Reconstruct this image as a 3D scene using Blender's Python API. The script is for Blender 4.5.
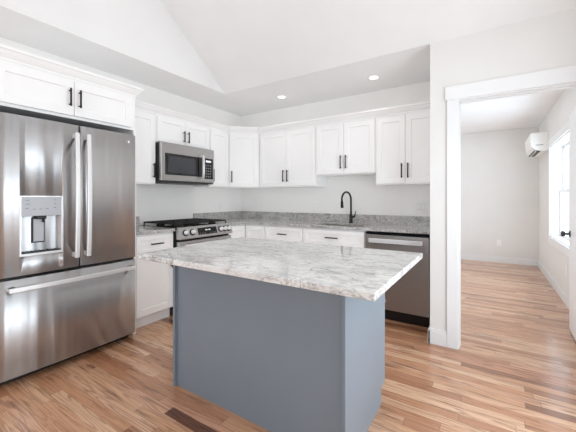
import bpy, bmesh, math, random
from mathutils import Matrix, Vector

for o in list(bpy.data.objects):
    bpy.data.objects.remove(o, do_unlink=True)
S = bpy.context.scene
COL = S.collection
PI = math.pi

# ------------------------------------------------------------------ camera
cam = bpy.data.cameras.new('camera')
cam.sensor_width = 36.0
cam.lens = 312.1 / 576 * 36.0
cam.shift_y = -18.0 / 576
cam.clip_start = 0.02
co = bpy.data.objects.new('camera', cam)
co.location = (3.336, -3.794, 1.224)
co.rotation_euler = (math.radians(90), 0, math.radians(32.74))
COL.objects.link(co)
S.camera = co

# ------------------------------------------------------------------ world, lights, exposure
w = bpy.data.worlds.new('daylight')
S.world = w
w.use_nodes = True
bg = w.node_tree.nodes['Background']
bg.inputs[0].default_value = (0.85, 0.935, 1.0, 1)
bg.inputs[1].default_value = 5.5


def area(name, loc, direction, sx, sy, power, color=(1, 1, 1)):
    l = bpy.data.lights.new(name, 'AREA')
    l.shape = 'RECTANGLE'
    l.size = sx
    l.size_y = sy
    l.energy = power
    l.color = color
    o = bpy.data.objects.new(name, l)
    o.location = loc
    o.rotation_euler = Vector(direction).to_track_quat('-Z', 'Y').to_euler()
    COL.objects.link(o)
    return o


DAY = (0.82, 0.92, 1.0)
area('window_daylight', (4.26, -2.225, 1.10), (-1, 0, 0), 1.25, 1.96, 190, DAY)
area('window_daylight', (4.26, -5.10, 1.40), (-1, 0, 0), 1.25, 1.35, 120, DAY)
area('window_daylight', (4.36, 1.22, 1.34), (-1, 0, 0), 1.6, 1.25, 215, (0.68, 0.85, 1.0))
area('patio_daylight', (2.0, -7.35, 1.10), (0, 1, 0), 2.2, 2.1, 85, DAY)
area('vault_fill', (2.2, -4.6, 3.6), (0, 0.35, -1), 2.4, 2.4, 6, DAY)  # added soft fill under the vault, no fixture hangs there
area('rear_fill', (1.6, -6.3, 0.9), (0.0, 1, 0.3), 2.2, 1.2, 30, DAY)  # unseen fill added behind the camera, aimed up to even the exposure

S.view_settings.view_transform = 'Standard'
S.view_settings.look = 'None'
S.view_settings.exposure = -2.07
S.view_settings.gamma = 1.0
S.view_settings.use_curve_mapping = False
S.cycles.use_fast_gi = True          # soft ambient term on top of the lamps and windows
S.cycles.fast_gi_method = 'ADD'
w.light_settings.ao_factor = 0.85
w.light_settings.distance = 0.45
S.cycles.use_denoising = True
S.cycles.max_bounces = 14
S.cycles.diffuse_bounces = 8
S.cycles.glossy_bounces = 6
S.cycles.sample_clamp_indirect = 6.0


# ------------------------------------------------------------------ materials
def lin(r, g, b):
    f = lambda c: (c / 255 / 12.92) if c / 255 <= 0.04045 else ((c / 255 + 0.055) / 1.055) ** 2.4
    return (f(r), f(g), f(b), 1)


class NT:
    def __init__(self, name):
        self.m = bpy.data.materials.new(name)
        self.m.use_nodes = True
        self.t = self.m.node_tree
        self.b = self.t.nodes['Principled BSDF']

    def n(self, typ, **kw):
        x = self.t.nodes.new(typ)
        for k, v in kw.items():
            setattr(x, k, v)
        return x

    def l(self, a, b):
        self.t.links.new(a, b)

    def val(self, sock, v):
        if isinstance(v, (int, float, tuple)):
            sock.default_value = v
        else:
            self.l(v, sock)

    def math(self, op, a, b=None, c=None):
        x = self.n('ShaderNodeMath', operation=op)
        self.val(x.inputs[0], a)
        if b is not None:
            self.val(x.inputs[1], b)
        if c is not None:
            self.val(x.inputs[2], c)
        return x.outputs[0]

    def comb(self, x, y, z):
        c = self.n('ShaderNodeCombineXYZ')
        for s, v in zip(c.inputs, (x, y, z)):
            self.val(s, v)
        return c.outputs[0]

    def noise(self, vec, scale, detail=3, rough=0.5, dist=0.0):
        x = self.n('ShaderNodeTexNoise')
        if vec is not None:
            self.l(vec, x.inputs['Vector'])
        x.inputs['Scale'].default_value = scale
        x.inputs['Detail'].default_value = detail
        x.inputs['Roughness'].default_value = rough
        x.inputs['Distortion'].default_value = dist
        return x.outputs['Fac']

    def ramp(self, fac, stops, interp='LINEAR'):
        x = self.n('ShaderNodeValToRGB')
        r = x.color_ramp
        r.interpolation = interp
        while len(r.elements) < len(stops):
            r.elements.new(0.5)
        for e, (p, c) in zip(r.elements, stops):
            e.position = p
            e.color = c
        self.l(fac, x.inputs[0])
        return x.outputs[0]

    def mix(self, fac, a, b, mode='MIX'):
        x = self.n('ShaderNodeMix', data_type='RGBA', blend_type=mode)
        self.val(x.inputs['Factor'], fac)
        self.val(x.inputs['A'] if False else x.inputs[6], a)
        self.val(x.inputs[7], b)
        return x.outputs[2]

    def pos(self):
        g = self.n('ShaderNodeNewGeometry')
        return g.outputs['Position']

    def sep(self, v):
        s = self.n('ShaderNodeSeparateXYZ')
        self.l(v, s.inputs[0])
        return s.outputs

    def bump(self, h, strength=0.2, dist=0.002):
        x = self.n('ShaderNodeBump')
        x.inputs['Strength'].default_value = strength
        x.inputs['Distance'].default_value = dist
        self.l(h, x.inputs['Height'])
        self.l(x.outputs[0], self.b.inputs['Normal'])

    def set(self, **kw):
        for k, v in kw.items():
            self.val(self.b.inputs[k.replace('_', ' ')], v)


def paint(name, col, rough=0.5, bump=0.0, scale=300, spec=0.5):
    t = NT(name)
    n = t.noise(t.pos(), 3.0, 2)
    c = lin(*col)
    c2 = tuple(x * 0.97 for x in c[:3]) + (1,)
    t.l(t.ramp(n, [(0.3, c2), (0.7, c)]), t.b.inputs['Base Color'])
    t.b.inputs['Roughness'].default_value = rough
    t.b.inputs['Specular IOR Level'].default_value = spec
    if bump:
        t.bump(t.noise(t.pos(), scale, 2), bump, 0.001)
    return t.m


def steel(name, col, rough=0.3, wav=0.0, metal=1.0, aniso=1.0):
    """brushed sheet metal, brushed crosswise so reflections smear upright"""
    t = NT(name)
    p = t.sep(t.pos())
    v = t.comb(t.math('MULTIPLY', p[0], 2.5), t.math('MULTIPLY', p[1], 2.5), t.math('MULTIPLY', p[2], 420))
    n = t.noise(v, 1.0, 3)
    c = lin(*col)
    t.l(t.ramp(n, [(0.3, tuple(x * 0.94 for x in c[:3]) + (1,)), (0.7, c)]), t.b.inputs['Base Color'])
    t.set(Metallic=metal, Roughness=rough, Anisotropic=aniso)
    t.l(t.comb(0.0, 0.0, 1.0), t.b.inputs['Tangent'])
    if wav:
        q = t.comb(t.math('MULTIPLY', p[0], 11.0), t.math('MULTIPLY', p[1], 11.0), t.math('MULTIPLY', p[2], 0.8))
        t.bump(t.noise(q, 1.0, 1.0), wav, 0.02)
    return t.m


def floor_mat():
    t = NT('oak_strip_flooring')
    p = t.sep(t.pos())
    W, L = 0.0655, 0.95
    X, Y = p[0], p[1]
    yw = t.math('DIVIDE', t.math('ADD', Y, 0.016), W)
    row = t.math('FLOOR', yw)
    fy = t.math('FRACT', yw)
    wn = t.n('ShaderNodeTexWhiteNoise', noise_dimensions='1D')
    t.l(row, wn.inputs['W'])
    xl = t.math('ADD', t.math('DIVIDE', X, L), t.math('MULTIPLY', wn.outputs['Value'], 7.3))
    idx = t.math('FLOOR', xl)
    fx = t.math('FRACT', xl)
    wc = t.n('ShaderNodeTexWhiteNoise', noise_dimensions='2D')
    t.l(t.comb(row, idx, 0.0), wc.inputs['Vector'])
    rnd = wc.outputs['Value']
    cs = t.n('ShaderNodeSeparateColor')
    t.l(wc.outputs['Color'], cs.inputs[0])
    base = t.ramp(rnd, [(0.0, lin(122, 80, 56)), (0.07, lin(166, 116, 85)), (0.3, lin(193, 143, 108)), (0.6, lin(207, 162, 127)), (0.85, lin(219, 181, 150)), (1.0, lin(190, 133, 102))])
    # one very dark strip in front of the island
    def inside(v, a, b):
        return t.math('MULTIPLY', t.math('GREATER_THAN', v, a), t.math('LESS_THAN', v, b))
    # grain: contour lines of a stretched noise make cathedral figure
    ox = t.math('MULTIPLY', cs.outputs[1], 37.0)
    gv = t.comb(t.math('ADD', t.math('MULTIPLY', X, 0.95), ox), t.math('ADD', t.math('MULTIPLY', Y, 13.0), t.math('MULTIPLY', cs.outputs[2], 19.0)), 0.0)
    n1 = t.noise(gv, 1.0, 2.0, 0.4, 0.1)
    ring = t.math('FRACT', t.math('MULTIPLY', n1, 10.0))
    ringd = t.ramp(ring, [(0.0, (0, 0, 0, 1)), (0.55, (0.05, 0.05, 0.05, 1)), (0.9, (1, 1, 1, 1)), (1.0, (0, 0, 0, 1))])
    fine = t.noise(t.comb(t.math('MULTIPLY', X, 4.0), t.math('MULTIPLY', Y, 170.0), ox), 1.0, 3.0, 0.6)
    patch = t.noise(t.comb(t.math('MULTIPLY', X, 2.2), t.math('MULTIPLY', Y, 30.0), ox), 1.0, 4.0, 0.65, 0.5)
    knot = t.ramp(patch, [(0.0, (0, 0, 0, 1)), (0.56, (0, 0, 0, 1)), (0.68, (1, 1, 1, 1))])
    c = t.mix(t.math('MULTIPLY', ringd, t.math('MULTIPLY_ADD', cs.outputs[0], 0.5, 0.15)), base, lin(112, 66, 42))
    c = t.mix(t.math('MULTIPLY', t.ramp(fine, [(0.4, (1, 1, 1, 1)), (0.62, (0, 0, 0, 1))]), 0.22), c, lin(118, 74, 48))
    c = t.mix(t.math('MULTIPLY', knot, 0.8), c, lin(92, 54, 34))
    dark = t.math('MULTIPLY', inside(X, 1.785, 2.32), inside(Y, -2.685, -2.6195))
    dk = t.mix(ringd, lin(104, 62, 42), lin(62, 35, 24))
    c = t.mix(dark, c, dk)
    seam = t.math('MAXIMUM', t.math('LESS_THAN', fy, 0.022), t.math('LESS_THAN', fx, 0.0022))
    c = t.mix(t.math('MULTIPLY', seam, 0.75), c, lin(84, 54, 36))
    t.l(c, t.b.inputs['Base Color'])
    rr = t.n('ShaderNodeMapRange')
    t.l(fine, rr.inputs[0])
    rr.inputs[3].default_value = 0.22
    rr.inputs[4].default_value = 0.36
    t.l(rr.outputs[0], t.b.inputs['Roughness'])
    t.b.inputs['Coat Weight'].default_value = 0.55
    t.b.inputs['Coat Roughness'].default_value = 0.16
    h = t.math('SUBTRACT', t.math('MULTIPLY', fine, 0.3), t.math('MULTIPLY', seam, 1.0))
    h = t.math('ADD', h, t.math('MULTIPLY', rnd, 0.5))
    t.bump(h, 0.22, 0.0015)
    return t.m


def stone(name, light, mid, dark, brown, scale=1.0, dens=0.5, speck=0.0, rough=0.1):
    t = NT(name)
    P = t.pos()
    m = t.n('ShaderNodeMapping')
    m.inputs['Rotation'].default_value = (0.35, 0.25, 0.3)
    m.inputs['Scale'].default_value = (scale, scale * 2.4, scale * 1.5)
    t.l(P, m.inputs['Vector'])
    V = m.outputs[0]
    W0, B0 = (1, 1, 1, 1), (0, 0, 0, 1)
    cloud = t.noise(V, 3.0, 8, 0.65, 0.6)
    c = t.ramp(cloud, [(0.34, mid), (0.5, light), (0.78, light)])
    mask = t.ramp(t.noise(V, 1.5, 3), [(0.36, B0), (0.58, W0)])
    mask2 = t.ramp(t.noise(V, 2.3, 3), [(0.42, B0), (0.62, W0)])
    def vein(sc, lvl, wid, dist, det=8):
        n = t.noise(V, sc, det, 0.6, dist)
        return t.ramp(t.math('ABSOLUTE', t.math('SUBTRACT', n, lvl)), [(0.0, W0), (wid * 0.4, (0.6, 0.6, 0.6, 1)), (wid, B0)])
    c = t.mix(t.math('MULTIPLY', vein(6.0, 0.48, 0.03, 0.9), dens), c, mid)
    c = t.mix(t.math('MULTIPLY', vein(3.1, 0.54, 0.018, 1.1), dens), c, dark)
    c = t.mix(t.math('MULTIPLY', t.math('MULTIPLY', vein(1.9, 0.5, 0.02, 1.4), mask), dens + 0.3), c, dark)
    c = t.mix(t.math('MULTIPLY', t.math('MULTIPLY', vein(1.2, 0.53, 0.02, 2.0), mask2), dens + 0.2), c, brown)
    c = t.mix(t.math('MULTIPLY', t.math('MULTIPLY', vein(9.0, 0.5, 0.02, 0.7), mask2), dens + 0.1), c, dark)
    if speck:
        sp = t.ramp(t.noise(P, 95, 4, 0.7), [(0.5, B0), (0.66, W0)])
        c = t.mix(t.math('MULTIPLY', sp, speck), c, dark)
        sp2 = t.ramp(t.noise(V, 14, 6, 0.7, 0.7), [(0.52, B0), (0.66, W0)])
        c = t.mix(t.math('MULTIPLY', sp2, speck), c, dark)
    t.l(c, t.b.inputs['Base Color'])
    t.set(Roughness=rough)
    return t.m


def glass_mat():
    t = NT('window_glass')
    out = t.t.nodes['Material Output']
    tr = t.n('ShaderNodeBsdfTransparent')
    gl = t.n('ShaderNodeBsdfGlossy')
    gl.inputs['Roughness'].default_value = 0.02
    mx = t.n('ShaderNodeMixShader')
    mx.inputs[0].default_value = 0.06
    t.l(tr.outputs[0], mx.inputs[1])
    t.l(gl.outputs[0], mx.inputs[2])
    t.l(mx.outputs[0], out.inputs['Surface'])
    return t.m


def emit(name, col, strength):
    t = NT(name)
    t.b.inputs['Base Color'].default_value = col
    t.b.inputs['Emission Color'].default_value = col
    t.b.inputs['Emission Strength'].default_value = strength
    return t.m


M = {
    'wall': paint('wall_paint_darkened', (224, 223, 221), 0.6, 0.03),  # wall colour darkened to offset the stronger light on the partition
    'wall_lightened': paint('wall_paint_lightened', (240, 239, 237), 0.45, 0.03),  # wall colour lightened to make up for weak light in the kitchen
    'ceiling': paint('ceiling_paint', (231, 231, 231), 0.7, 0.03),
    'trim': paint('white_trim_paint', (230, 231, 232), 0.32),
    'cabinet': paint('white_cabinet_lacquer', (243, 243, 243), 0.3),
    'island': paint('slate_blue_lacquer', (119, 130, 141), 0.36),
    'floor': floor_mat(),
    'stone': stone('veined_quartzite', lin(218, 217, 215), lin(186, 185, 184), lin(110, 110, 112), lin(146, 136, 126), 1.75, 0.55, 0.0, 0.07),
    'granite': stone('grey_granite', lin(205, 203, 201), lin(168, 167, 167), lin(84, 83, 84), lin(134, 120, 108), 3.0, 0.55, 0.55),
    'steel': steel('brushed_stainless_steel', (210, 210, 211), 0.33, 0.34),
    'steel_h': steel('brushed_range_steel', (204, 203, 202), 0.36),
    'dwsteel': steel('brushed_dishwasher_steel', (182, 178, 175), 0.30, 0.12),
    'handle_steel': steel('satin_steel_bar', (236, 236, 237), 0.3, 0.0, 0.45, 0.4),
    'panel_grey': paint('grey_dispenser_plastic', (176, 180, 186), 0.4),
    'black': paint('matte_black_metal', (14, 14, 14), 0.42),
    'iron': paint('cast_iron', (18, 18, 18), 0.55, 0.1),
    'gloss': paint('black_glass', (14, 14, 16), 0.06),
    'dark': paint('dark_grey_steel_case', (44, 45, 47), 0.45),
    'mwin': paint('smoked_glass', (52, 54, 58), 0.08),
    'plastic': paint('white_plastic', (240, 240, 238), 0.4),
    'slot': paint('grey_slot_plastic', (150, 150, 150), 0.5),
    'glyph': paint('grey_printed_icon', (104, 110, 118), 0.5),
    'knob': paint('dark_bronze', (62, 60, 58), 0.35),
    'glass': glass_mat(),
    'lamp': emit('recessed_lamp_lens', (1, 0.98, 0.94, 1), 9.0),
    'led': emit('white_led_digits', (0.9, 0.95, 1, 1), 1.5),
}


# ------------------------------------------------------------------ mesh helpers
class MB:
    def __init__(self):
        self.bm = bmesh.new()

    def _add(self, b, mat=None):
        if mat is not None:
            bmesh.ops.transform(b, matrix=mat, verts=b.verts)
        mp = {v: self.bm.verts.new(v.co) for v in b.verts}
        for f in b.faces:
            try:
                nf = self.bm.faces.new([mp[v] for v in f.verts])
                nf.smooth = f.smooth
            except ValueError:
                pass
        b.free()
        return self

    def box(self, x0, x1, y0, y1, z0, z1, bev=0.0, seg=2, mat=None):
        b = bmesh.new()
        bmesh.ops.create_cube(b, size=1)
        bmesh.ops.transform(b, matrix=Matrix.Translation(((x0 + x1) / 2, (y0 + y1) / 2, (z0 + z1) / 2)) @ Matrix.Diagonal((x1 - x0, y1 - y0, z1 - z0, 1)), verts=b.verts)
        if bev:
            bmesh.ops.bevel(b, geom=list(b.edges), offset=bev, segments=seg, profile=0.5, affect='EDGES')
        return self._add(b, mat)

    def prism(self, pts, z0, z1, bev=0.0, mat=None, seg=2):
        b = bmesh.new()
        lo = [b.verts.new((x, y, z0)) for x, y in pts]
        hi = [b.verts.new((x, y, z1)) for x, y in pts]
        n = len(pts)
        b.faces.new(lo[::-1])
        b.faces.new(hi)
        for i in range(n):
            b.faces.new((lo[i], lo[(i + 1) % n], hi[(i + 1) % n], hi[i]))
        bmesh.ops.recalc_face_normals(b, faces=b.faces)
        if bev:
            bmesh.ops.bevel(b, geom=list(b.edges), offset=bev, segments=seg, profile=0.5, affect='EDGES')
        return self._add(b, mat)

    def tube(self, pts, r, seg=10, mat=None, prof=None, caps=True):
        """sweep a circle (or a 2D profile) along a polyline"""
        pts = [Vector(q) for q in pts]
        b = bmesh.new()
        n = len(pts)
        up = None
        rings = []
        for i, q in enumerate(pts):
            if i == 0:
                t = pts[1] - q
            elif i == n - 1:
                t = q - pts[i - 1]
            else:
                t = (pts[i + 1] - q).normalized() + (q - pts[i - 1]).normalized()
            t.normalize()
            if up is None:
                a = Vector((0, 0, 1)) if abs(t.z) < 0.9 else Vector((0, 1, 0))
                up = (a - t * a.dot(t)).normalized()
            else:
                up = (up - t * up.dot(t)).normalized()
            s = t.cross(up)
            rr = r[i] if isinstance(r, (list, tuple)) else r
            if prof:
                ring = [b.verts.new(q + s * px + up * py) for px, py in prof]
            else:
                ring = [b.verts.new(q + (s * math.cos(2 * PI * k / seg) + up * math.sin(2 * PI * k / seg)) * rr) for k in range(seg)]
            rings.append(ring)
        m = len(rings[0])
        for i in range(n - 1):
            for k in range(m):
                f = b.faces.new((rings[i][k], rings[i][(k + 1) % m], rings[i + 1][(k + 1) % m], rings[i + 1][k]))
                f.smooth = prof is None
        if caps:
            b.faces.new(rings[0][::-1])
            b.faces.new(rings[-1])
        bmesh.ops.recalc_face_normals(b, faces=b.faces)
        return self._add(b, mat)

    def lathe(self, prof, mat=None, seg=24):
        """prof: list of (radius, z) turned about local z"""
        b = bmesh.new()
        rings = []
        for r, z in prof:
            if r < 1e-6:
                rings.append([b.verts.new((0, 0, z))])
            else:
                rings.append([b.verts.new((r * math.cos(2 * PI * k / seg), r * math.sin(2 * PI * k / seg), z)) for k in range(seg)])
        for a, c in zip(rings, rings[1:]):
            for k in range(seg):
                k2 = (k + 1) % seg
                if len(a) == 1 and len(c) == 1:
                    continue
                if len(a) == 1:
                    f = b.faces.new((a[0], c[k], c[k2]))
                elif len(c) == 1:
                    f = b.faces.new((a[k], a[k2], c[0]))
                else:
                    f = b.faces.new((a[k], a[k2], c[k2], c[k]))
                f.smooth = True
        bmesh.ops.recalc_face_normals(b, faces=b.faces)
        return self._add(b, mat)

    def shaker(self, x0, x1, z0, z1, yb, th=0.02, rail=0.058, rec=0.009, mat=None):
        """frame-and-panel front; back face at y=yb, front face at y=yb-th"""
        b = bmesh.new()
        yf = yb - th
        e = 0.0015
        def ring(i, y):
            return [b.verts.new((x, y, z)) for x, z in ((x0 + i, z0 + i), (x1 - i, z0 + i), (x1 - i, z1 - i), (x0 + i, z1 - i))]
        rs = [ring(0, yb), ring(0, yf + e), ring(e, yf), ring(rail, yf), ring(rail + 0.004, yf + rec)]
        b.faces.new(rs[0])
        for a, c in zip(rs, rs[1:]):
            for k in range(4):
                b.faces.new((a[k], a[(k + 1) % 4], c[(k + 1) % 4], c[k]))
        b.faces.new(rs[-1])
        bmesh.ops.recalc_face_normals(b, faces=b.faces)
        return self._add(b, mat)

    def wall(self, axis, pos, th, s0, s1, z0, z1, holes=()):
        """upright wall; axis 'X' means the plane x=pos..pos+th running along y"""
        ss = sorted({s0, s1, *[v for h in holes for v in h[:2]]})
        zs = sorted({z0, z1, *[v for h in holes for v in h[2:]]})
        for a, c in zip(ss, ss[1:]):
            for d, e in zip(zs, zs[1:]):
                ms, mz = (a + c) / 2, (d + e) / 2
                if any(h[0] < ms < h[1] and h[2] < mz < h[3] for h in holes):
                    continue
                if axis == 'X':
                    self.box(pos, pos + th, a, c, d, e)
                else:
                    self.box(a, c, pos, pos + th, d, e)
        bmesh.ops.remove_doubles(self.bm, verts=self.bm.verts, dist=1e-5)
        seen = {}
        for f in list(self.bm.faces):
            k = tuple(sorted(v.index for v in f.verts)) if False else frozenset(f.verts)
            seen.setdefault(k, []).append(f)
        dup = [f for fs in seen.values() if len(fs) > 1 for f in fs]
        if dup:
            bmesh.ops.delete(self.bm, geom=dup, context='FACES')
        return self

    def build(self, name, mat, parent=None, loc=None, rz=0.0):
        me = bpy.data.meshes.new(name)
        self.bm.to_mesh(me)
        self.bm.free()
        o = bpy.data.objects.new(name, me)
        me.materials.append(M[mat] if isinstance(mat, str) else mat)
        COL.objects.link(o)
        if parent is not None:
            o.parent = parent
        if loc is not None:
            o.location = loc
            o.rotation_euler = (0, 0, rz)
        return o


def tag(o, label, cat, group=None):
    o['label'] = label
    o['category'] = cat
    if group:
        o['group'] = group
    return o


def thing(name, label, cat, loc=(0, 0, 0), rz=0.0, group=None):
    o = bpy.data.objects.new(name, None)
    o.empty_display_size = 0.1
    COL.objects.link(o)
    o.location = loc
    o.rotation_euler = (0, 0, rz)
    return tag(o, label, cat, group)


def struct(o):
    o['kind'] = 'structure'
    return o


# ------------------------------------------------------------------ the room
ZC = 2.53            # flat kitchen ceiling and soffit
YP = -0.92           # face of the partition with the doorway, crease of the vault
XS = 0.55            # face of the gable above the soffit
XR = 4.06            # right-hand wall
XN = 4.09            # right-hand wall of the next room
SL = 0.755            # slope of the vault
YR = -4.0            # ridge
ZR = ZC + SL * (YP - YR)
YB = -7.1            # rear wall
YF = 3.34            # far wall of the next room

struct(MB().box(-0.15, XR + 0.15, YB - 0.15, YF + 0.15, -0.12, 0.0).build('floor', 'floor'))
struct(MB().wall('Y', 0.0, 0.12, -0.15, 2.919, 0, 2.7).build('wall_back', 'wall_lightened'))
struct(MB().wall('X', -0.15, 0.15, YB, 0.0, 0, 2.7).build('wall_left', 'wall_lightened'))
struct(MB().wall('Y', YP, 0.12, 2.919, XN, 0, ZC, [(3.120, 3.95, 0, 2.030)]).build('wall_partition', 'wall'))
struct(MB().box(2.919, 3.03, YP + 0.12, 0.12, 0, 2.7).build('wall_return', 'wall_lightened'))
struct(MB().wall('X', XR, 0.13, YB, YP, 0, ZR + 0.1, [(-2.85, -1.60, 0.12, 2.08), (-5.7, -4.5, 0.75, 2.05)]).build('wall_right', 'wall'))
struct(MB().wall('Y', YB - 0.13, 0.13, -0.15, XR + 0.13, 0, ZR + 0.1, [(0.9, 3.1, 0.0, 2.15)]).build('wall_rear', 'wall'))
struct(MB().box(-0.15, XR, YP, 0.12, ZC, ZC + 0.12).build('ceiling_kitchen', 'ceiling'))
struct(MB().box(-0.15, XS - 0.1, YB, YP, ZC, ZC + 0.1).build('ceiling_soffit', 'ceiling'))
gm = MB()
rot = Matrix(((0, 0, 1, 0), (1, 0, 0, 0), (0, 1, 0, 0), (0, 0, 0, 1)))   # prism (a,b,h) -> (h, a, b)
gm.prism([(YP, ZC), (YR, ZR), (2 * YR - YP, ZC), ], XS - 0.1, XS, mat=rot)
struct(gm.build('wall_gable', 'ceiling'))
vm = MB()
vm.prism([(YP, ZC), (YR, ZR), (YR, ZR + 0.15), (YP, ZC + 0.15)], XS - 0.1, XR + 0.13, mat=rot)
vm.prism([(YR, ZR), (YB - 0.1, ZC - 0.05), (YB - 0.1, ZC + 0.1), (YR, ZR + 0.15)], XS - 0.1, XR + 0.13, mat=rot)
struct(vm.build('ceiling_vault', 'ceiling'))
# next room
WIN = (0.42, 2.03, 0.672, 1.97)
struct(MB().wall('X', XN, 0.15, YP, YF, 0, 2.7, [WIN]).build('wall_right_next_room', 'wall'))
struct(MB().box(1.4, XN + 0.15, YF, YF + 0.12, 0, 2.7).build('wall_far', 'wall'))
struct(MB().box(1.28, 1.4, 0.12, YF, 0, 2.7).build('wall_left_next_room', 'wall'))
struct(MB().box(1.28, 3.03, 0.12, YF, 2.50, 2.6).box(3.03, XN, YP + 0.12, YF, 2.50, 2.6).build('ceiling_next_room', 'ceiling'))


def baseboard(name, x0, x1, y0, y1, h=0.115):
    m = MB().box(x0, x1, y0, y1, 0, h - 0.02)
    t = 0.3
    dx, dy = x1 - x0, y1 - y0
    m.box(x0 + (0.002 if dx < dy else 0), x1 - (0.002 if dx < dy else 0), y0 + (0.002 if dy < dx else 0), y1 - (0.002 if dy < dx else 0), h - 0.02, h, 0.0015)
    struct(m.build(name, 'trim'))


baseboard('baseboard_far', 1.4, XN - 0.014, YF - 0.014, YF)
baseboard('baseboard_right_next_room', XN - 0.014, XN, YP + 0.13, YF)
pb = MB().box(2.907, 3.047, YP - 0.016, YP, 0, 0.105).box(2.909, 3.047, YP - 0.012, YP, 0.105, 0.125, 0.002)
pb.box(2.904, 2.919, YP - 0.016, -0.66, 0, 0.105).box(2.907, 2.919, YP - 0.012, -0.66, 0.105, 0.125, 0.002)
struct(pb.build('baseboard_partition', 'trim'))
# doorway casing: flat legs, taller head with a small overhang, jamb liner
struct(MB().box(3.048, 3.128, YP - 0.018, YP, 0, 2.022, 0.002).build('trim_1', 'trim'))
struct(MB().box(3.942, 4.051, YP - 0.018, YP, 0, 2.022, 0.002).build('trim_2', 'trim'))
struct(MB().box(3.036, 4.06, YP - 0.022, YP, 2.022, 2.132, 0.002).build('trim_3', 'trim'))
jm = MB().box(3.120, 3.135, YP - 0.002, YP + 0.122, 0, 2.015).box(3.935, 3.95, YP - 0.002, YP + 0.122, 0, 2.015).box(3.120, 3.95, YP - 0.002, YP + 0.122, 2.015, 2.030)
jm.box(3.135, 3.141, YP + 0.05, YP + 0.085, 0, 2.009).box(3.141, 3.935, YP + 0.05, YP + 0.085, 2.009, 2.015)
struct(jm.build('trim_4', 'trim'))


def window(name, axis, pos, th, s0, s1, z0, z1, inner, stool=True):
    """double-hung window set deep in the wall; inner = +1 when the room is on the side of smaller coordinate"""
    e = bpy.data.objects.new(name, None)
    COL.objects.link(e)
    struct(e)
    def bx(m, a0, a1, d0, d1, b0, b1, bev=0.002):
        # a along the wall, d depth measured from the room face outward, b height
        if axis == 'X':
            return m.box(pos + d0, pos + d1, a0, a1, b0, b1, bev)
        return m.box(a0, a1, pos - d1, pos - d0, b0, b1, bev)
    c = 0.095
    m = MB()
    bx(m, s0 - c, s0, -0.018, 0, z0, z1)
    bx(m, s1, s1 + c, -0.018, 0, z0, z1)
    bx(m, s0 - c, s1 + c, -0.018, 0, z1, z1 + c)
    if not stool:
        bx(m, s0 - c, s1 + c, -0.018, 0, z0 - c, z0)
    else:
        bx(m, s0 - c - .02, s1 + c + .02, -0.045, 0.005, z0 - 0.022, z0 + 0.003)
        bx(m, s0 - c, s1 + c, -0.016, 0, z0 - 0.022 - c, z0 - 0.022)
    m.build('casing', 'trim', e)
    m = MB()
    d1 = th + 0.02
    bx(m, s0 - 0.001, s0 + 0.016, -0.001, d1, z0, z1)
    bx(m, s1 - 0.016, s1 + 0.001, -0.001, d1, z0, z1)
    bx(m, s0, s1, -0.001, d1, z1 - 0.016, z1 + 0.001)
    bx(m, s0, s1, -0.001, d1, z0 - 0.001, z0 + 0.016)
    m.build('jamb', 'trim', e)
    zm = (z0 + z1) / 2
    for nm, b0, b1, dd in (('lower_sash', z0 + 0.016, zm + 0.02, th - 0.055), ('upper_sash', zm - 0.02, z1 - 0.016, th - 0.02)):
        m = MB()
        a0, a1 = s0 + 0.016, s1 - 0.016
        r = 0.042
        bx(m, a0, a0 + r, dd, dd + 0.033, b0, b1)
        bx(m, a1 - r, a1, dd, dd + 0.033, b0, b1)
        bx(m, a0 + r, a1 - r, dd, dd + 0.033, b0, b0 + r)
        bx(m, a0 + r, a1 - r, dd, dd + 0.033, b1 - r, b1)
        s = m.build(nm, 'trim', e)
        m = MB()
        bx(m, a0 + r - 0.005, a1 - r + 0.005, dd + 0.014, dd + 0.018, b0 + r - 0.005, b1 - r + 0.005, 0)
        m.build('pane', 'glass', s)
    return e


window('window_1', 'X', XN, 0.15, *WIN, 1, stool=False)
window('window_2', 'X', XR, 0.13, -2.85, -1.60, 0.12, 2.08, 1)
window('window_3', 'X', XR, 0.13, -5.7, -4.5, 0.75, 2.05, 1)
# glazed patio door in the rear wall
pd = bpy.data.objects.new('door_2', None)
COL.objects.link(pd)
struct(pd)
for a0, a1 in ((0.9, 2.02), (1.98, 3.1)):
    f = MB()
    f.box(a0, a0 + .09, YB - .09, YB - .04, 0, 2.15, .002).box(a1 - .09, a1, YB - .09, YB - .04, 0, 2.15, .002)
    f.box(a0 + .09, a1 - .09, YB - .09, YB - .04, 0, .18, .002).box(a0 + .09, a1 - .09, YB - .09, YB - .04, 2.05, 2.15, .002)
    fo = f.build('sash', 'trim', pd)
    MB().box(a0 + .085, a1 - .085, YB - .068, YB - .063, .17, 2.06).build('pane', 'glass', fo)

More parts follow.
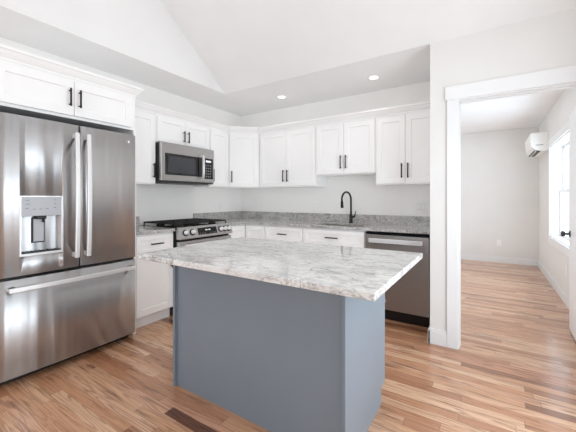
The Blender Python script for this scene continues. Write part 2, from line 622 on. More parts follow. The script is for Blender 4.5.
# open door leaf swung into the next room
d1 = bpy.data.objects.new('door_1', None)
COL.objects.link(d1)
struct(d1)
hx, hy = 3.936, YP + 0.118
d1.location = (hx, hy, 0)
d1.rotation_euler = (0, 0, math.atan2(0.87, 0.030))
lw = 0.865
m = MB().box(0, lw, -0.0365, 0, 0.012, 1.99, 0.002)
for z0, z1 in ((0.24, 0.92), (1.06, 1.86)):
    for x0, x1 in ((0.12, 0.38), (0.48, 0.745)):
        for y0, y1 in ((0.0, 0.005), (-0.0415, -0.0365)):
            m.box(x0, x1, y0, y1, z0, z1, 0.004)
m.build('leaf', 'trim', d1)
k = MB()
for sgn, y in ((1, 0.0), (-1, -0.0365)):
    mt = Matrix.Translation((lw - 0.065, y, 0.895)) @ Matrix.Rotation(-sgn * PI / 2, 4, 'X')
    k.lathe([(0, 0), (0.031, 0), (0.031, 0.005), (0.026, 0.009), (0.011, 0.011), (0.010, 0.034), (0.02, 0.037), (0.026, 0.046), (0.026, 0.058), (0.02, 0.066), (0, 0.067)], mat=mt)
k.build('knob', 'knob', d1)['label'] = 'dark bronze knob'
MB().box(lw - 0.0005, lw + 0.0015, -0.03, -0.006, 0.86, 0.93).build('latch_plate', 'slot', d1)


# ------------------------------------------------------------------ cabinets
def bar_pull(parent, p, axis, length, n=(0, -1, 0)):
    """black bar pull centred at p on the front surface; axis = direction of bar, n = outward normal"""
    p, a, n = Vector(p), Vector(axis).normalized(), Vector(n).normalized()
    m = MB()
    c = p + n * 0.030
    m.tube([c - a * length / 2, c + a * length / 2], 0.0068, 10)
    for s in (-1, 1):
        q = p + a * s * (length / 2 - 0.016)
        m.tube([q, q + n * 0.030], 0.0048, 8)
    o = m.build('handle', 'black', parent)
    o['label'] = 'matte black bar pull'
    return o


CROWN = [(0.0, 0.0), (0.006, 0.0), (0.006, 0.016), (0.014, 0.02), (0.028, 0.036), (0.042, 0.058), (0.052, 0.062), (0.052, 0.08), (0.0, 0.08)]


def crown(parent, a, b, na, nb, z, mat='cabinet'):
    """moulding from plan point a to b; na, nb = plan offset vectors per unit of projection at each end"""
    bm_ = MB()
    b2 = bmesh.new()
    r0 = [b2.verts.new((a[0] + na[0] * d, a[1] + na[1] * d, z + h)) for d, h in CROWN]
    r1 = [b2.verts.new((b[0] + nb[0] * d, b[1] + nb[1] * d, z + h)) for d, h in CROWN]
    n = len(CROWN)
    for i in range(n):
        b2.faces.new((r0[i], r0[(i + 1) % n], r1[(i + 1) % n], r1[i]))
    b2.faces.new(r0)
    b2.faces.new(r1[::-1])
    bmesh.ops.recalc_face_normals(b2, faces=b2.faces)
    bm_._add(b2)
    return bm_.build('crown_molding', mat, parent)


def fronts_on(root, d, fronts, mat='cabinet', rail=0.058):
    for f in fronts:
        kind, x0, x1, z0, z1 = f[:5]
        m = MB().shaker(x0, x1, z0, z1, -d, rail=f[6] if len(f) > 6 else rail)
        o = m.build(kind, mat, root)
        if f[5]:
            ax, hx_, hz, ln = f[5]
            bar_pull(o, (hx_, -d - 0.02, hz), (0, 0, 1) if ax == 'v' else (1, 0, 0), ln)


def cabinet(name, label, loc, rz, w, h, d, fronts, group, toe=0.0, mat='cabinet', open_top=False, rail=0.058):
    root = thing(name, label, 'cabinet', loc, rz, group)
    if open_top:
        b = MB().box(0, .018, -d, -.003, toe, h).box(w - .018, w, -d, -.003, toe, h).box(.018, w - .018, -d, -.003, toe, toe + .018)
        b.box(.018, w - .018, -.012, -.003, toe + .018, h).box(.018, w - .018, -d, -d + .018, toe + .018, h)
    else:
        b = MB().box(0, w, -d, -.003, toe, h, 0.0012, 1)
    b.build('body', mat, root)
    if toe:
        MB().box(0.0, w, -d + 0.055, -d + 0.075, 0, toe).build('toe_kick', mat, root)
    fronts_on(root, d, fronts, mat, rail)
    return root


UG = 'white upper cabinets'
BG = 'white base cabinets'
ZU, ZT = 1.372, 2.13
DU = 0.305
R90 = PI / 2
RV = 0.012
HU = ZT - ZU


def hv(x, z=0.145, ln=0.155):
    return ('v', x, z, ln)


LX = 0.0
# left wall: front faces +X, so local x runs along +Y
c = cabinet('wall_cabinet', 'narrow white upper cabinet between the refrigerator cabinet and the microwave', (LX, -2.155, ZU), R90, 0.423, HU, DU,
            [('door', RV, 0.423 - RV, RV, HU - 0.018, hv(0.423 - RV - 0.03))], UG)
crown(c, (0, -DU), (0.423, -DU), (0, -1), (0, -1), HU)
hm = ZT - 1.832
c = cabinet('wall_cabinet', 'short white two door upper cabinet directly above the microwave', (LX, -1.730, 1.832), R90, 0.764, hm, DU,
            [('door', RV, 0.3805, RV, hm - 0.018, hv(0.3805 - 0.03, 0.105, 0.13), 0.05), ('door', 0.3835, 0.764 - RV, RV, hm - 0.018, hv(0.3835 + 0.03, 0.105, 0.13), 0.05)], UG)
crown(c, (0, -DU), (0.764, -DU), (0, -1), (0, -1), hm)
c = cabinet('wall_cabinet', 'narrow white upper cabinet between the microwave and the angled corner cabinet', (LX, -0.964, ZU), R90, 0.352, HU, DU,
            [('door', RV, 0.352 - RV, RV, HU - 0.018, hv(RV + 0.03))], UG)
t22 = math.tan(PI / 8)
crown(c, (0, -DU), (0.352, -DU), (0, -1), (-t22 * -1 * 1, -1), HU)
# angled corner cabinet
c = thing('corner_wall_cabinet', 'angled white upper cabinet across the corner with one door', 'cabinet', (0, 0, ZU), 0, UG)
MB().prism([(0, 0), (0, -0.61), (DU, -0.61), (0.61, -DU), (0.61, 0)], 0, HU).build('body', 'cabinet', c)
ld = (0.61 - DU) * math.sqrt(2)
md = Matrix.Translation((DU, -0.61, 0)) @ Matrix.Rotation(PI / 4, 4, 'Z')
do = MB().shaker(0.018, ld - 0.018, RV, HU - 0.018, 0, mat=md).build('door', 'cabinet', c)
bar_pull(do, md @ Vector((0.018 + 0.03, -0.02, 0.145)), (0, 0, 1), 0.155, (0.7071, -0.7071, 0))
s = math.sqrt(0.5)
# mitre vectors: sum of neighbouring normals scaled to unit projection
nA, nB, nC = Vector((1, 0)), Vector((s, -s)), Vector((0, -1))
mAB = (nA + nB) / (1 + nA.dot(nB))
mBC = (nB + nC) / (1 + nB.dot(nC))
crown(c, (DU, -0.61), (0.61, -DU), mAB, mBC, HU)
# back wall
xa, xb, xc_, xd = 0.612, 1.513, 2.268, 2.908
c = cabinet('wall_cabinet', 'tall white two door upper cabinet between the corner cabinet and the cabinet over the sink', (xa, 0, ZU), 0, xb - xa, HU, DU,
            [('door', 0.03, (xb - xa) / 2 + .007, RV, HU - 0.018, hv((xb - xa) / 2 + .007 - .03)), ('door', (xb - xa) / 2 + .011, xb - xa - RV, RV, HU - 0.018, hv((xb - xa) / 2 + .011 + .03))], UG)
crown(c, (0, -DU), (xb - xa, -DU), mBC, (0, -1), HU)
zs = 1.505
hs = ZT - zs
c = cabinet('wall_cabinet', 'shorter white two door upper cabinet hung above the sink and faucet', (xb + .001, 0, zs), 0, xc_ - xb - .002, hs, DU,
            [('door', RV, 0.3735, RV, hs - 0.018, hv(.3735 - .03)), ('door', 0.3775, xc_ - xb - RV, RV, hs - 0.018, hv(.3775 + .03))], UG)
crown(c, (0, -DU), (xc_ - xb - .002, -DU), (0, -1), (0, -1), hs)
wc_ = xd - xc_
c = cabinet('wall_cabinet', 'tall white two door upper cabinet above the dishwasher, against the doorway partition', (xc_, 0, ZU), 0, wc_, HU, DU,
            [('door', RV, wc_ / 2 - .002, RV, HU - 0.018, hv(wc_ / 2 - .032)), ('door', wc_ / 2 + .002, wc_ - RV, RV, HU - 0.018, hv(wc_ / 2 + .032))], UG)
crown(c, (0, -DU), (wc_, -DU), (0, -1), (0, -1), HU)
# over the refrigerator
FY0, FY1 = -3.168, -2.163
wf = FY1 - FY0
zf = 1.835
hf = ZT + 0.01 - zf
df = 0.635
c = cabinet('wall_cabinet', 'deep white two door cabinet above the steel refrigerator', (0, FY0, zf), R90, wf, hf, df,
            [('door', 0.04, 0.502, 0.022, hf - 0.02, hv(0.502 - .032, (hf - .0) / 2, 0.135), 0.055), ('door', 0.506, wf - 0.04, 0.022, hf - 0.02, hv(0.506 + .032, hf / 2, 0.135), 0.055)], UG)
crown(c, (0, -df), (wf, -df), (0, -1), (1, -1), hf)
crown(c, (wf, -df), (wf, -0.33), (1, -1), (1, 0), hf)
for y0, y1, lb in ((FY1 - 0.025, FY1 - 0.001, 'tall white end panel between the refrigerator and the range side cabinets'), ):
    tag(MB().box(0, 0.655, y0, y1, 0, zf - .001, 0.001).build('refrigerator_end_panel', 'cabinet'), lb, 'cabinet panel')
tag(MB().box(0, 0.655, FY0, FY0 + .022, 0, zf - .001, 0.001).build('refrigerator_end_panel', 'cabinet'), 'tall white end panel on the far outer side of the refrigerator', 'cabinet panel')

# base cabinets
ZB = 0.884
c = cabinet('base_cabinet', 'white base cabinet with drawer and door between refrigerator and range', (0, -2.155, 0), R90, 0.418, ZB, 0.61,
            [('drawer', RV, 0.418 - RV, 0.70, 0.865, ('h', 0.209, 0.785, 0.13), 0.04), ('door', RV, 0.418 - RV, 0.12, 0.688, ('v', 0.418 - RV - .03, 0.60, 0.15))], BG, 0.108)
c = thing('corner_base_cabinet', 'white corner base cabinet under the angled worktop beside the range', 'cabinet', (0, 0, 0), 0, BG)
MB().prism([(0.003, -.003), (0.003, -0.968), (0.61, -0.968), (0.61, -0.61), (0.948, -0.61), (0.948, -.003)], 0.108, ZB).build('body', 'cabinet', c)
MB().box(0.02, 0.555, -0.968, -0.535, 0, 0.108).box(0.555, 0.948, -0.555, -0.535, 0, 0.108).build('toe_kick', 'cabinet', c)
MB().shaker(-0.958, -0.634, 0.12, 0.865, -0.61, mat=Matrix.Rotation(R90, 4, 'Z')).build('door', 'cabinet', c)
do = MB().shaker(0.634, 0.94, 0.12, 0.865, -0.61).build('door', 'cabinet', c)
w1 = 0.552
c = cabinet('base_cabinet', 'white base cabinet with one drawer left of the sink cabinet', (0.949, 0, 0), 0, w1, ZB, 0.61,
            [('drawer', RV, w1 - RV, 0.70, 0.865, ('h', w1 / 2, 0.785, 0.13), 0.042), ('door', RV, w1 - RV, 0.12, 0.688, ('v', RV + .03, 0.6, 0.15))], BG, 0.108)
w2 = 0.758
c = cabinet('base_cabinet', 'wide white sink cabinet with long drawer front beside the dishwasher', (1.502, 0, 0), 0, w2, ZB, 0.61,
            [('drawer_front', RV, w2 - RV, 0.70, 0.865, ('h', w2 / 2, 0.785, 0.15), 0.042), ('door', RV, w2 / 2 - .002, 0.12, 0.688, ('v', w2 / 2 - .032, 0.6, 0.15)),
             ('door', w2 / 2 + .002, w2 - RV, 0.12, 0.688, ('v', w2 / 2 + .032, 0.6, 0.15))], BG, 0.108, open_top=True)

# worktops
SKX0, SKX1, SKY0, SKY1 = 1.60, 2.18, -0.555, -0.165
t = thing('worktop', 'grey granite worktop running from the range around the corner to the partition', 'worktop', (0, 0, 0), 0, 'granite worktops')
z0, z1 = ZB + .001, 0.914
m = MB()
m.box(0.021, 0.648, -0.966, -0.648, z0, z1, 0.003).box(0.021, SKX0, -0.648, -0.001, z0, z1, 0.003).box(SKX1, 2.918, -0.648, -0.001, z0, z1, 0.003)
m.box(SKX0 - .004, SKX1 + .004, -0.648, SKY0, z0, z1, 0.003).box(SKX0 - .004, SKX1 + .004, SKY1, -0.001, z0, z1, 0.003)
m.build('slab', 'granite', t)
MB().box(0.001, 0.021, -0.960, -0.001, z1 - .02, 1.017, 0.002).box(0.021, 2.918, -0.021, -0.001, z1 - .002, 1.017, 0.002).build('backsplash', 'granite', t)
t = thing('worktop', 'short grey granite worktop piece between refrigerator and range', 'worktop', (0, 0, 0), 0, 'granite worktops')
MB().box(0.021, 0.648, -2.157, -1.737, z0, z1, 0.003).build('slab', 'granite', t)
MB().box(0.001, 0.021, -2.157, -1.737, z0, 1.017, 0.002).build('backsplash', 'granite', t)

# sink and faucet
t = thing('sink', 'undermount steel sink let into the granite worktop behind the island', 'sink', ((SKX0 + SKX1) / 2, (SKY0 + SKY1) / 2, 0.884))
a, b_ = (SKX1 - SKX0) / 2, (SKY1 - SKY0) / 2
m = MB().box(-a - .006, -a - .002, -b_ - .004, b_ + .004, -.2, 0).box(a + .002, a + .006, -b_ - .004, b_ + .004, -.2, 0)
m.box(-a - .006, a + .006, -b_ - .006, -b_ - .002, -.2, 0).box(-a - .006, a + .006, b_ + .002, b_ + .006, -.2, 0).box(-a - .006, a + .006, -b_ - .006, b_ + .006, -.204, -.2)
m.build('basin', 'dwsteel', t)
MB().lathe([(0, .002), (.03, .002), (.042, .004), (.045, 0)], Matrix.Translation((0, 0.05, -.2))).build('drain', 'steel_h', t)
fx, fy = 1.895, -0.105
t = thing('faucet', 'matte black gooseneck kitchen faucet standing behind the sink', 'faucet', (fx, fy, 0.9145))
MB().lathe([(0, 0), (.027, 0), (.027, .006), (.022, .01), (.020, .07), (.018, .10), (.0135, .115), (.0125, .14), (0, .14)]).build('base', 'black', t)
pts = [(0, 0, 0.12), (0, 0, 0.29)]
rad = 0.092
for i in range(1, 15):
    an = PI * i / 14 * 1.06
    pts.append((-0.25 * rad * (1 - math.cos(an)), -0.97 * rad * (1 - math.cos(an)), 0.29 + rad * math.sin(an)))
MB().tube(pts, 0.0115, 12).build('spout', 'black', t)
e1 = Vector(pts[-1])
dv = (Vector(pts[-1]) - Vector(pts[-2])).normalized()
MB().tube([e1 - dv * .004, e1 + dv * .02, e1 + dv * .075, e1 + dv * .082], [.013, .0165, .0185, .016], 14).build('spray_head', 'black', t)
MB().tube([(0.014, 0, 0.075), (0.045, 0, 0.078)], 0.011, 10).tube([(0.042, 0, 0.075), (0.05, 0.002, 0.10), (0.062, 0.004, 0.15)], [.008, .0065, .005], 8).build('lever', 'black', t)

# ------------------------------------------------------------------ dishwasher
t = thing('dishwasher', 'stainless steel dishwasher under the worktop beside the doorway partition', 'dishwasher', (2.264, 0, 0))
wd = 0.608
MB().box(0.003, wd - .003, -0.61, -0.03, 0.1, 0.872).build('case', 'dark', t)
o = MB().box(0.003, wd - .003, -0.655, -0.612, 0.112, 0.852, 0.004).build('door', 'dwsteel', t)
hb = MB()
hb.box(0.05, wd - .05, -0.706, -0.690, 0.777, 0.821, 0.005, 3)
hb.box(0.05, 0.085, -0.695, -0.654, 0.786, 0.814, 0.003).box(wd - .085, wd - .05, -0.695, -0.654, 0.786, 0.814, 0.003)
hb.build('handle', 'handle_steel', o)['label'] = 'broad bright steel bar'
MB().lathe([(0, .0006), (.010, .0006), (.010, .002), (.012, .002), (.012, 0)], Matrix.Translation((0.205, -0.655, 0.20)) @ Matrix.Rotation(PI / 2, 4, 'X')).build('badge', 'handle_steel', o)
MB().box(0.24, 0.37, -0.6562, -0.654, 0.765, 0.772).build('status_strip', 'glyph', o)
MB().box(0.003, wd - .003, -0.648, -0.612, 0.855, 0.876).build('control_strip', 'gloss', t)
MB().box(0.003, wd - .003, -0.60, -0.58, 0.0, 0.105).build('toe_kick', 'black', t)
tag(MB().box(2.873, 2.9185, -0.625, -0.02, 0.0, 0.883).build('filler_panel', 'cabinet'), 'narrow white filler strip between the dishwasher and the partition', 'cabinet panel')

# ------------------------------------------------------------------ range
t = thing('range', 'stainless steel gas range with black grates set into the worktop', 'range', (0, -1.734, 0), R90)
wr = 0.762
MB().box(0.003, wr - .003, -0.655, -0.02, 0.08, 0.898).build('body', 'black', t)
for xx in (0.05, wr - 0.05):
    for yy in (-0.58, -0.08):
        MB().lathe([(0, 0), (.018, 0), (.018, .08), (0, .08)], Matrix.Translation((xx, yy, 0))).build('foot', 'black', t)
MB().box(-0.001, wr + 0.001, -0.672, -0.03, 0.899, 0.918, 0.004).build('cooktop', 'gloss', t)
for gx0, gx1 in ((0.02, 0.262), (0.266, 0.496), (0.500, 0.742)):
    g = MB()
    b = 0.011
    zt0, zt1 = 0.944, 0.958
    ya, yb2 = -0.635, -0.06
    g.box(gx0, gx0 + b, ya, yb2, zt0, zt1, .002).box(gx1 - b, gx1, ya, yb2, zt0, zt1, .002)
    for i in range(4):
        yy = ya + (yb2 - ya - b) * i / 3
        g.box(gx0 + b, gx1 - b, yy, yy + b, zt0, zt1, .002)
    mx_ = (gx0 + gx1) / 2
    g.box(mx_ - b / 2, mx_ + b / 2, ya + b, yb2 - b, zt0, zt1, .002)
    for q in (0.17, 0.83):
        cy = ya + (yb2 - ya) * q
        for sx in (-1, 1):
            g.box(mx_ + sx * .05 - b / 2, mx_ + sx * .05 + b / 2, cy - .08, cy + .08, zt0, zt1, .002)
    for xx in (gx0, gx1 - b):
        for yy in (ya, -0.35, yb2 - b):
            g.box(xx, xx + b, yy, yy + b, 0.917, zt0, .001)
    g.build('grate', 'iron', t)
for bx_, by in ((0.14, -0.52), (0.14, -0.2), (0.381, -0.35), (0.62, -0.52), (0.62, -0.2)):
    MB().lathe([(0, .022), (.03, .022), (.036, .018), (.036, .012), (.045, .01), (.048, 0), (0, 0)], Matrix.Translation((bx_, by, 0.917))).build('burner', 'iron', t)
# slanted control panel
cp = MB()
rotp = Matrix(((0, 0, 1, 0), (1, 0, 0, 0), (0, 1, 0, 0), (0, 0, 0, 1)))
cp.prism([(-0.66, 0.80), (-0.720, 0.80), (-0.724, 0.812), (-0.690, 0.914), (-0.655, 0.921)], 0.0, wr, mat=rotp, bev=0.0015)
po = cp.build('control_panel', 'steel_h', t)
sl = Vector((0, 0.034, 0.102)).normalized()
nrm = Vector((0, -0.102, 0.034)).normalized()
base_pt = Vector((0, -0.707, 0.863))
mk = lambda x, up=0.0, out=0.0: Matrix.Translation(Vector((x, 0, 0)) + base_pt + sl * up + nrm * out)
Rk = Matrix(((1, 0, 0, 0), (0, sl.y, nrm.y, 0), (0, sl.z, nrm.z, 0), (0, 0, 0, 1)))   # local z -> normal, y -> up slope
for x in (0.075, 0.165, 0.575, 0.640, 0.705):
    kb = MB().lathe([(0, .034), (.018, .034), (.021, .031), (.022, .012), (.0225, .012), (.0225, 0), (0, 0)], mk(x) @ Rk)
    kb.box(-.0022, .0022, .004, .02, .033, .0355, mat=mk(x) @ Rk)
    ko = kb.build('knob', 'handle_steel', po)
    MB().lathe([(.0225, .0), (.034, 0), (.034, .006), (.0225, .006)], mk(x) @ Rk).build('bezel', 'black', ko)
MB().box(-.135, .135, -.038, .038, -.001, .003, mat=mk(0.375) @ Rk).build('display', 'gloss', po)
for i, wdt in enumerate((.012, .012, .004, .012, .012)):
    MB().box(-.03 + i * .015, -.03 + i * .015 + wdt * .75, .004, .016, .003, .0038, mat=mk(0.375) @ Rk).build('clock_digit', 'led', po)
for i in range(7):
    for j in (-1, 0):
        if i != 3:
            MB().box(-.12 + i * .036, -.105 + i * .036, -.022 + j * .01, -.019 + j * .01, .003, .0036, mat=mk(0.375) @ Rk).build('touch_key', 'slot', po)
od = MB().box(0.004, wr - .004, -0.702, -0.657, 0.20, 0.775, 0.004).build('oven_door', 'steel_h', t)
MB().box(0.12, wr - .12, -0.7035, -0.70, 0.32, 0.62, 0.001).build('oven_window', 'gloss', od)
hh = MB().tube([(0.05, -0.752, 0.735), (wr - .05, -0.752, 0.735)], 0.013, 14)
for xx in (0.075, wr - .075):
    hh.tube([(xx, -0.70, 0.735), (xx, -0.752, 0.735)], 0.010, 10)
hh.build('handle', 'handle_steel', od)
MB().box(0.004, wr - .004, -0.698, -0.657, 0.09, 0.19, 0.004).build('drawer', 'steel_h', t)

# ------------------------------------------------------------------ microwave
zm0 = 1.403
t = thing('microwave', 'over the range microwave in stainless steel with black window', 'microwave', (0, -1.733, zm0), R90)
wm, hmw = 0.758, 0.424
MB().box(0, wm, -0.375, -0.004, 0, hmw, 0.003).build('case', 'black', t)
xw = 0.575
do = MB().box(0, xw, -0.412, -0.377, 0.012, hmw, 0.004).build('door', 'steel_h', t)
MB().box(0.045, xw - 0.015, -0.4135, -0.411, 0.075, hmw - 0.115, 0.001).build('door_frame', 'gloss', do)
MB().box(0.085, xw - 0.115, -0.4145, -0.4130, 0.10, hmw - 0.145, 0.0006).build('window', 'mwin', do)
hb = MB().tube([(xw - .035, -0.455, 0.055), (xw - .035, -0.463, 0.12), (xw - .035, -0.463, 0.28), (xw - .035, -0.455, 0.335)], 0.0125, 12)
hb.tube([(xw - .035, -0.41, 0.062), (xw - .035, -0.456, 0.062)], 0.010, 10).tube([(xw - .035, -0.41, 0.328), (xw - .035, -0.456, 0.328)], 0.010, 10)
hb.build('handle', 'handle_steel', do)
pn = MB().box(xw + .003, wm, -0.410, -0.377, 0.012, hmw, 0.004).build('control_panel', 'steel_h', t)
MB().box(xw + .016, wm - .02, -0.4115, -0.409, 0.055, hmw - 0.115, 0.001).build('keypad', 'gloss', pn)
MB().box(xw + .045, wm - .055, -0.4122, -0.411, 0.262, 0.282).build('clock', 'led', pn)
for i in range(3):
    for j in range(5):
        MB().box(xw + .04 + i * .036, xw + .058 + i * .036, -0.4121, -0.411, 0.08 + j * .034, 0.090 + j * .034).build('touch_key', 'slot', pn)
MB().box(0.01, wm - .01, -0.408, -0.377, -0.006, 0.010, 0.002).box(0.05, wm - .05, -0.36, -0.05, -0.012, 0.0, 0.002).build('vent_grille', 'dark', t)

# ------------------------------------------------------------------ refrigerator
RY0 = -3.138
wfr = 0.912
t = thing('refrigerator', 'stainless steel french door refrigerator with water dispenser', 'refrigerator', (0.03, RY0, 0), R90)
YD = 0.665      # local depth where the doors start
MB().box(0.004, wfr - .004, -YD + .012, -0.02, 0.045, 1.752, 0.004).build('case', 'dark', t)
MB().box(0.02, wfr - .02, -YD + .02, -YD + .05, 0.008, 0.046).build('toe_grille', 'black', t)
for xx in (0.06, wfr - .06):
    MB().lathe([(0, 0), (.02, 0), (.02, .05), (0, .05)], Matrix.Translation((xx, -0.55, 0))).build('foot', 'black', t)
for xx in (0.03, wfr - .12):
    MB().box(xx, xx + .09, -YD - .045, -YD + .06, 1.752, 1.772, .004).build('hinge_cover', 'dark', t)


def slab_plan(x0, x1, y0, th, crown_, r=0.012):
    """plan outline of a slightly crowned door: back at y0, front bulges"""
    pts = [(x1, y0), (x0, y0)]
    n = 14
    for i in range(5):
        a_ = PI / 2 * i / 4
        pts.append((x0 + r - r * math.cos(a_), y0 - th + r - r * math.sin(a_)))
    for i in range(1, n):
        u = i / n
        pts.append((x0 + r + (x1 - x0 - 2 * r) * u, y0 - th - crown_ * 4 * u * (1 - u)))
    for i in range(5):
        a_ = PI / 2 * (1 - i / 4)
        pts.append((x1 - r + r * math.cos(a_), y0 - th + r - r * math.sin(a_)))
    return pts


def crowned(name, x0, x1, z0, z1, crown_, parent, th=0.062):
    m = MB().prism(slab_plan(x0, x1, -YD, th, crown_), z0, z1)
    for f in m.bm.faces:
        if abs(f.normal.z) < 0.5 and f.normal.y < -0.2:
            f.smooth = True
    m.bm.normal_update()
    for f in m.bm.faces:
        f.smooth = abs(f.normal.z) < 0.5 and f.normal.y < -0.05
    return m.build(name, 'steel', parent)


xm = wfr / 2 + 0.012
dl = crowned('door', 0.002, xm - .002, 0.715, 1.765, 0.009, t)
dr = crowned('door', xm + .002, wfr - .002, 0.715, 1.765, 0.009, t)
fd = crowned('freezer_drawer', 0.002, wfr - .002, 0.062, 0.694, 0.011, t)
# dispenser bay: cut a pocket into the left door
px0, px1, pz0, pz1 = 0.112, 0.350, 0.842, 1.235
cut = MB().box(px0, px1, -0.9, -YD - 0.012, pz0, pz1).build('cutter', 'steel')
cut.location = (0.03, RY0, 0)
cut.rotation_euler = (0, 0, R90)
bo = dl.modifiers.new('pocket', 'BOOLEAN')
bo.operation = 'DIFFERENCE'
bo.solver = 'EXACT'
bo.object = cut
bpy.context.view_layer.update()
dg = bpy.context.evaluated_depsgraph_get()
me = bpy.data.meshes.new_from_object(dl.evaluated_get(dg))
dl.modifiers.clear()
dl.data = me
bpy.data.objects.remove(cut, do_unlink=True)
fyd = -YD - 0.062 - 0.0095
m = MB()
for a0, a1, b0, b1 in ((px0 - .004, px0 + .006, pz0 - .004, pz1 + .004), (px1 - .006, px1 + .004, pz0 - .004, pz1 + .004), (px0 + .006, px1 - .006, pz0 - .004, pz0 + .012), (px0 + .006, px1 - .006, pz1 - .004, pz1 + .004)):
    m.box(a0, a1, fyd - .001, -YD - .013, b0, b1, .0015)
m.build('dispenser_bezel', 'handle_steel', dl)
zc0 = 1.103
MB().box(px0 + .006, px1 - .006, fyd + .001, -YD - .013, zc0, pz1 - .004, .002).build('dispenser_control_panel', 'panel_grey', dl)
for xx, zz, ww in ((.14, 1.207, .02), (.14, 1.182, .024), (.30, 1.209, .014), (.30, 1.184, .014), (.14, 1.152, .016), (.178, 1.147, .016), (.216, 1.147, .016), (.252, 1.150, .016), (.30, 1.156, .014)):
    MB().box(xx, xx + ww, fyd + .0, fyd + .002, zz, zz + .0035).build('control_icon', 'glyph', dl)
MB().box(px0 + .006, px1 - .006, -YD - .018, -YD - .0125, pz0 + .012, zc0).build('dispenser_back', 'steel', dl)
MB().box(px0 + .09, px0 + .15, -YD - .058, -YD - .018, zc0 - .022, zc0 + .0, .004).tube([(px0 + .135, -YD - .045, zc0 - .02), (px0 + .135, -YD - .045, zc0 - .045)], .008, 10).build('dispenser_nozzle', 'black', dl)
MB().box(px0 + .082, px0 + .142, -YD - .035, -YD - .024, 0.925, 1.082, .004).build('dispenser_paddle', 'panel_grey', dl)
MB().box(px0 + .074, px0 + .150, -YD - .024, -YD - .0175, 0.917, 1.09, .002).build('paddle_backing', 'dark', dl)
tr = MB().box(px0 + .006, px1 - .006, fyd + .006, -YD - .018, pz0 + .012, pz0 + .02)
for i in range(9):
    tr.box(px0 + .02 + i * .023, px0 + .03 + i * .023, fyd + .012, -YD - .024, pz0 + .02, pz0 + .024)
tr.build('drip_tray', 'dark', dl)


def bow_handle(parent, x, z0, z1, yf, horizontal=None):
    prof = [(-.0145, -.006), (-.0105, -.0105), (.0105, -.0105), (.0145, -.006), (.0145, .006), (.0105, .0105), (-.0105, .0105), (-.0145, .006)]
    m = MB()
    pts = []
    for i in range(13):
        u = i / 12
        off = 0.050 + 0.014 * 4 * u * (1 - u)
        pts.append((x, yf - off, z0 + (z1 - z0) * u) if horizontal is None else (x + (horizontal - x) * u, yf - off, z0))
    if horizontal is None:
        prof = [(a, b) for a, b in prof]
    else:
        prof = [(b, a * 1.1) for a, b in prof]
    m.tube(pts, 0.01, prof=prof)
    if horizontal is None:
        for zz in (z0 + .02, z1 - .02):
            m.box(x - .012, x + .012, yf - .055, yf + .012, zz - .018, zz + .018, .003)
    else:
        for xx in (x + .02, horizontal - .02):
            m.box(xx - .018, xx + .018, yf - .055, yf + .012, z0 - .012, z0 + .012, .003)
    return m.build('handle', 'handle_steel', parent)


bow_handle(dl, xm - .038, 0.790, 1.70, -YD - .062)
bow_handle(dr, xm + .040, 0.790, 1.70, -YD - .062)
bow_handle(fd, 0.045, 0.638, 0.638, -YD - .066, wfr - .045)
# round badge high on the right door
MB().lathe([(0, .0008), (.0095, .0008), (.0105, .0018), (.0125, .0018), (.0125, 0)], Matrix.Translation((wfr - .075, -YD - .0655, 1.70)) @ Matrix.Rotation(PI / 2, 4, 'X')).build('badge', 'handle_steel', dr)

# ------------------------------------------------------------------ island
IX0, IX1, IYN, IYF = 1.605, 2.800, -2.475, -1.865
zi = 0.866
t = thing('island_cabinet', 'slate blue kitchen island base in the middle of the oak floor', 'kitchen island', (IX1, IYF, 0), PI)
# half a turn: local -y faces the range, local x runs towards the refrigerator
wi, di = IX1 - IX0, IYF - IYN
MB().box(.019, wi - .019, 0.002, di - .022, .10, zi, .001).build('body', 'island', t)
MB().box(.019, wi - .019, di - .021, di - .006, 0, zi).build('back_panel', 'island', t)
for x0 in (0, wi - .018):
    e = MB()
    mt = Matrix(((0, 0, 1, x0), (1, 0, 0, 0), (0, 1, 0, 0), (0, 0, 0, 1)))
    e.prism([(0.07, 0), (di + .014, 0), (di + .014, zi), (0.0, zi), (0.0, .1), (0.07, .1)], 0, .018, mat=mt, bev=.001)
    e.build('end_panel', 'island', t)
MB().box(.019, wi - .019, 0.07, 0.085, 0, .1).build('toe_kick', 'island', t)
for x0, x1, hx_ in ((.004, wi / 2 - .002, wi / 2 - .034), (wi / 2 + .002, wi - .004, wi / 2 + .034)):
    o = MB().shaker(x0, x1, .11, .69, 0.0).build('door', 'island', t)
    bar_pull(o, (hx_, -.02, .6), (0, 0, 1), .15)
    o = MB().shaker(x0, x1, .702, .858, 0.0, rail=.042).build('drawer', 'island', t)
    bar_pull(o, ((x0 + x1) / 2, -.02, .78), (1, 0, 0), .15)
tag(MB().box(1.595, 3.008, -2.732, -1.808, zi + .001, .898, .005, 3).build('island_worktop', 'stone'), 'pale quartzite slab with brown and grey veins topping the blue island', 'worktop')

# ------------------------------------------------------------------ mini split air conditioner
t = thing('air_conditioner', 'white wall air conditioner high beside the window in the next room', 'air conditioner', (XN, 2.26, 1.925), -PI / 2)
# local: -y points away from the wall (-X world), x runs along -Y world, so the unit spans x from -0.8 to 0
mt = Matrix(((0, 0, 1, -0.80), (1, 0, 0, 0), (0, 1, 0, 0), (0, 0, 0, 1)))
MB().prism([(0, .02), (0, .295), (-.20, .295), (-.222, .27), (-.205, .09), (-.15, .03), (-.06, .012)], 0, .80, mat=mt, bev=.004).build('body', 'plastic', t)
MB().box(-.77, -.03, -.17, -.09, .012, .030, .002).build('air_outlet', 'dark', t)
mt2 = Matrix.Translation((0, -.165, .035)) @ Matrix.Rotation(math.radians(-35), 4, 'X')
MB().box(-.775, -.025, -.045, .035, -.010, -.003, .002, mat=mt2).build('louver', 'plastic', t)
MB().box(-.02, .0008, -.15, -.06, .10, .112, .001).build('end_vent', 'slot', t)


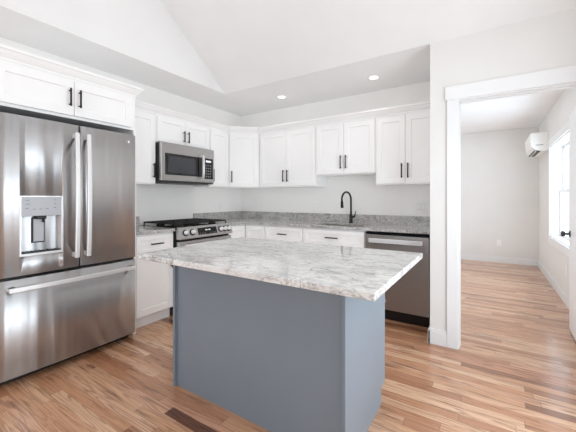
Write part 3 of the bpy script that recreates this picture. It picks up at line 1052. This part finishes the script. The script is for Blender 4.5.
# ------------------------------------------------------------------ outlets and switches
def plate(name, label, cat, loc, rz, gangs, group):
    """cover plate on a wall; local -y points into the room"""
    r = thing(name, label, cat, loc, rz, group)
    hw = .036 + .023 * (gangs - 1)
    MB().box(-hw, hw, -.006, 0, -.058, .058, .0025).build('cover_plate', 'plastic', r)
    for g in range(gangs):
        cx = (g - (gangs - 1) / 2) * .046
        if name == 'light_switch':
            MB().box(cx - .016, cx + .016, -.010, -.005, -.032, .032, .002).build('rocker', 'slot' if False else 'plastic', r)
            MB().box(cx - .017, cx + .017, -.0064, -.0055, -.034, .034).build('rocker_frame', 'slot', r)
        else:
            for zz in (-.02, .02):
                so = MB().box(cx - .017, cx + .017, -.0072, -.0055, zz - .014, zz + .014, .0008).build('socket', 'plastic', r)
                for x0, x1, q0, q1 in ((-.008, -.0055, -.002, .007), (.0055, .008, -.002, .007), (-.002, .002, -.01, -.006)):
                    MB().box(cx + x0, cx + x1, -.0078, -.0070, zz + q0, zz + q1).build('slot', 'slot', so)
    return r


OG = 'white wall outlets'
plate('light_switch', 'white double switch plate above the backsplash near the partition', 'light switch', (2.69, -.0005, 1.125), 0, 2, OG)
plate('wall_outlet', 'white wall outlet on the back wall near the room corner', 'wall outlet', (0.43, -.0005, 1.11), 0, 1, OG)
plate('wall_outlet', 'white wall outlet on the back wall left of the faucet', 'wall outlet', (1.32, -.0005, 1.11), 0, 1, OG)
plate('wall_outlet', 'white wall outlet above the backsplash right of the range', 'wall outlet', (.0005, -.44, 1.11), R90, 1, OG)
plate('wall_outlet', 'white wall outlet low on the far wall of the next room', 'wall outlet', (3.50, YF - .0005, .375), 0, 1, OG)
plate('wall_outlet', 'white wall outlet low on the wall under the window', 'wall outlet', (XN - .0005, 0.95, .40), -R90, 1, OG)

# ------------------------------------------------------------------ recessed lights
for x, y, lb in ((1.09, -.45, 'round recessed ceiling light nearer the corner cabinet'), (2.29, -.45, 'round recessed ceiling light nearer the doorway partition')):
    r = thing('recessed_light', lb, 'ceiling light', (x, y, ZC), 0, 'recessed ceiling lights')
    MB().lathe([(.045, -.001), (.048, -.006), (.062, -.006), (.068, -.003), (.068, 0)]).build('trim_ring', 'plastic', r)
    MB().lathe([(0, -.004), (.047, -.004), (.047, -.0005), (0, -.0005)]).build('lens', 'lamp', r)
    l = bpy.data.lights.new('downlight', 'SPOT')
    l.energy = 14
    l.spot_size = math.radians(100)
    l.spot_blend = 0.9
    l.shadow_soft_size = 0.05
    l.color = (1, .95, .88)
    lo = bpy.data.objects.new('downlight', l)
    lo.location = (0, 0, -.02)
    lo.parent = r
    COL.objects.link(lo)
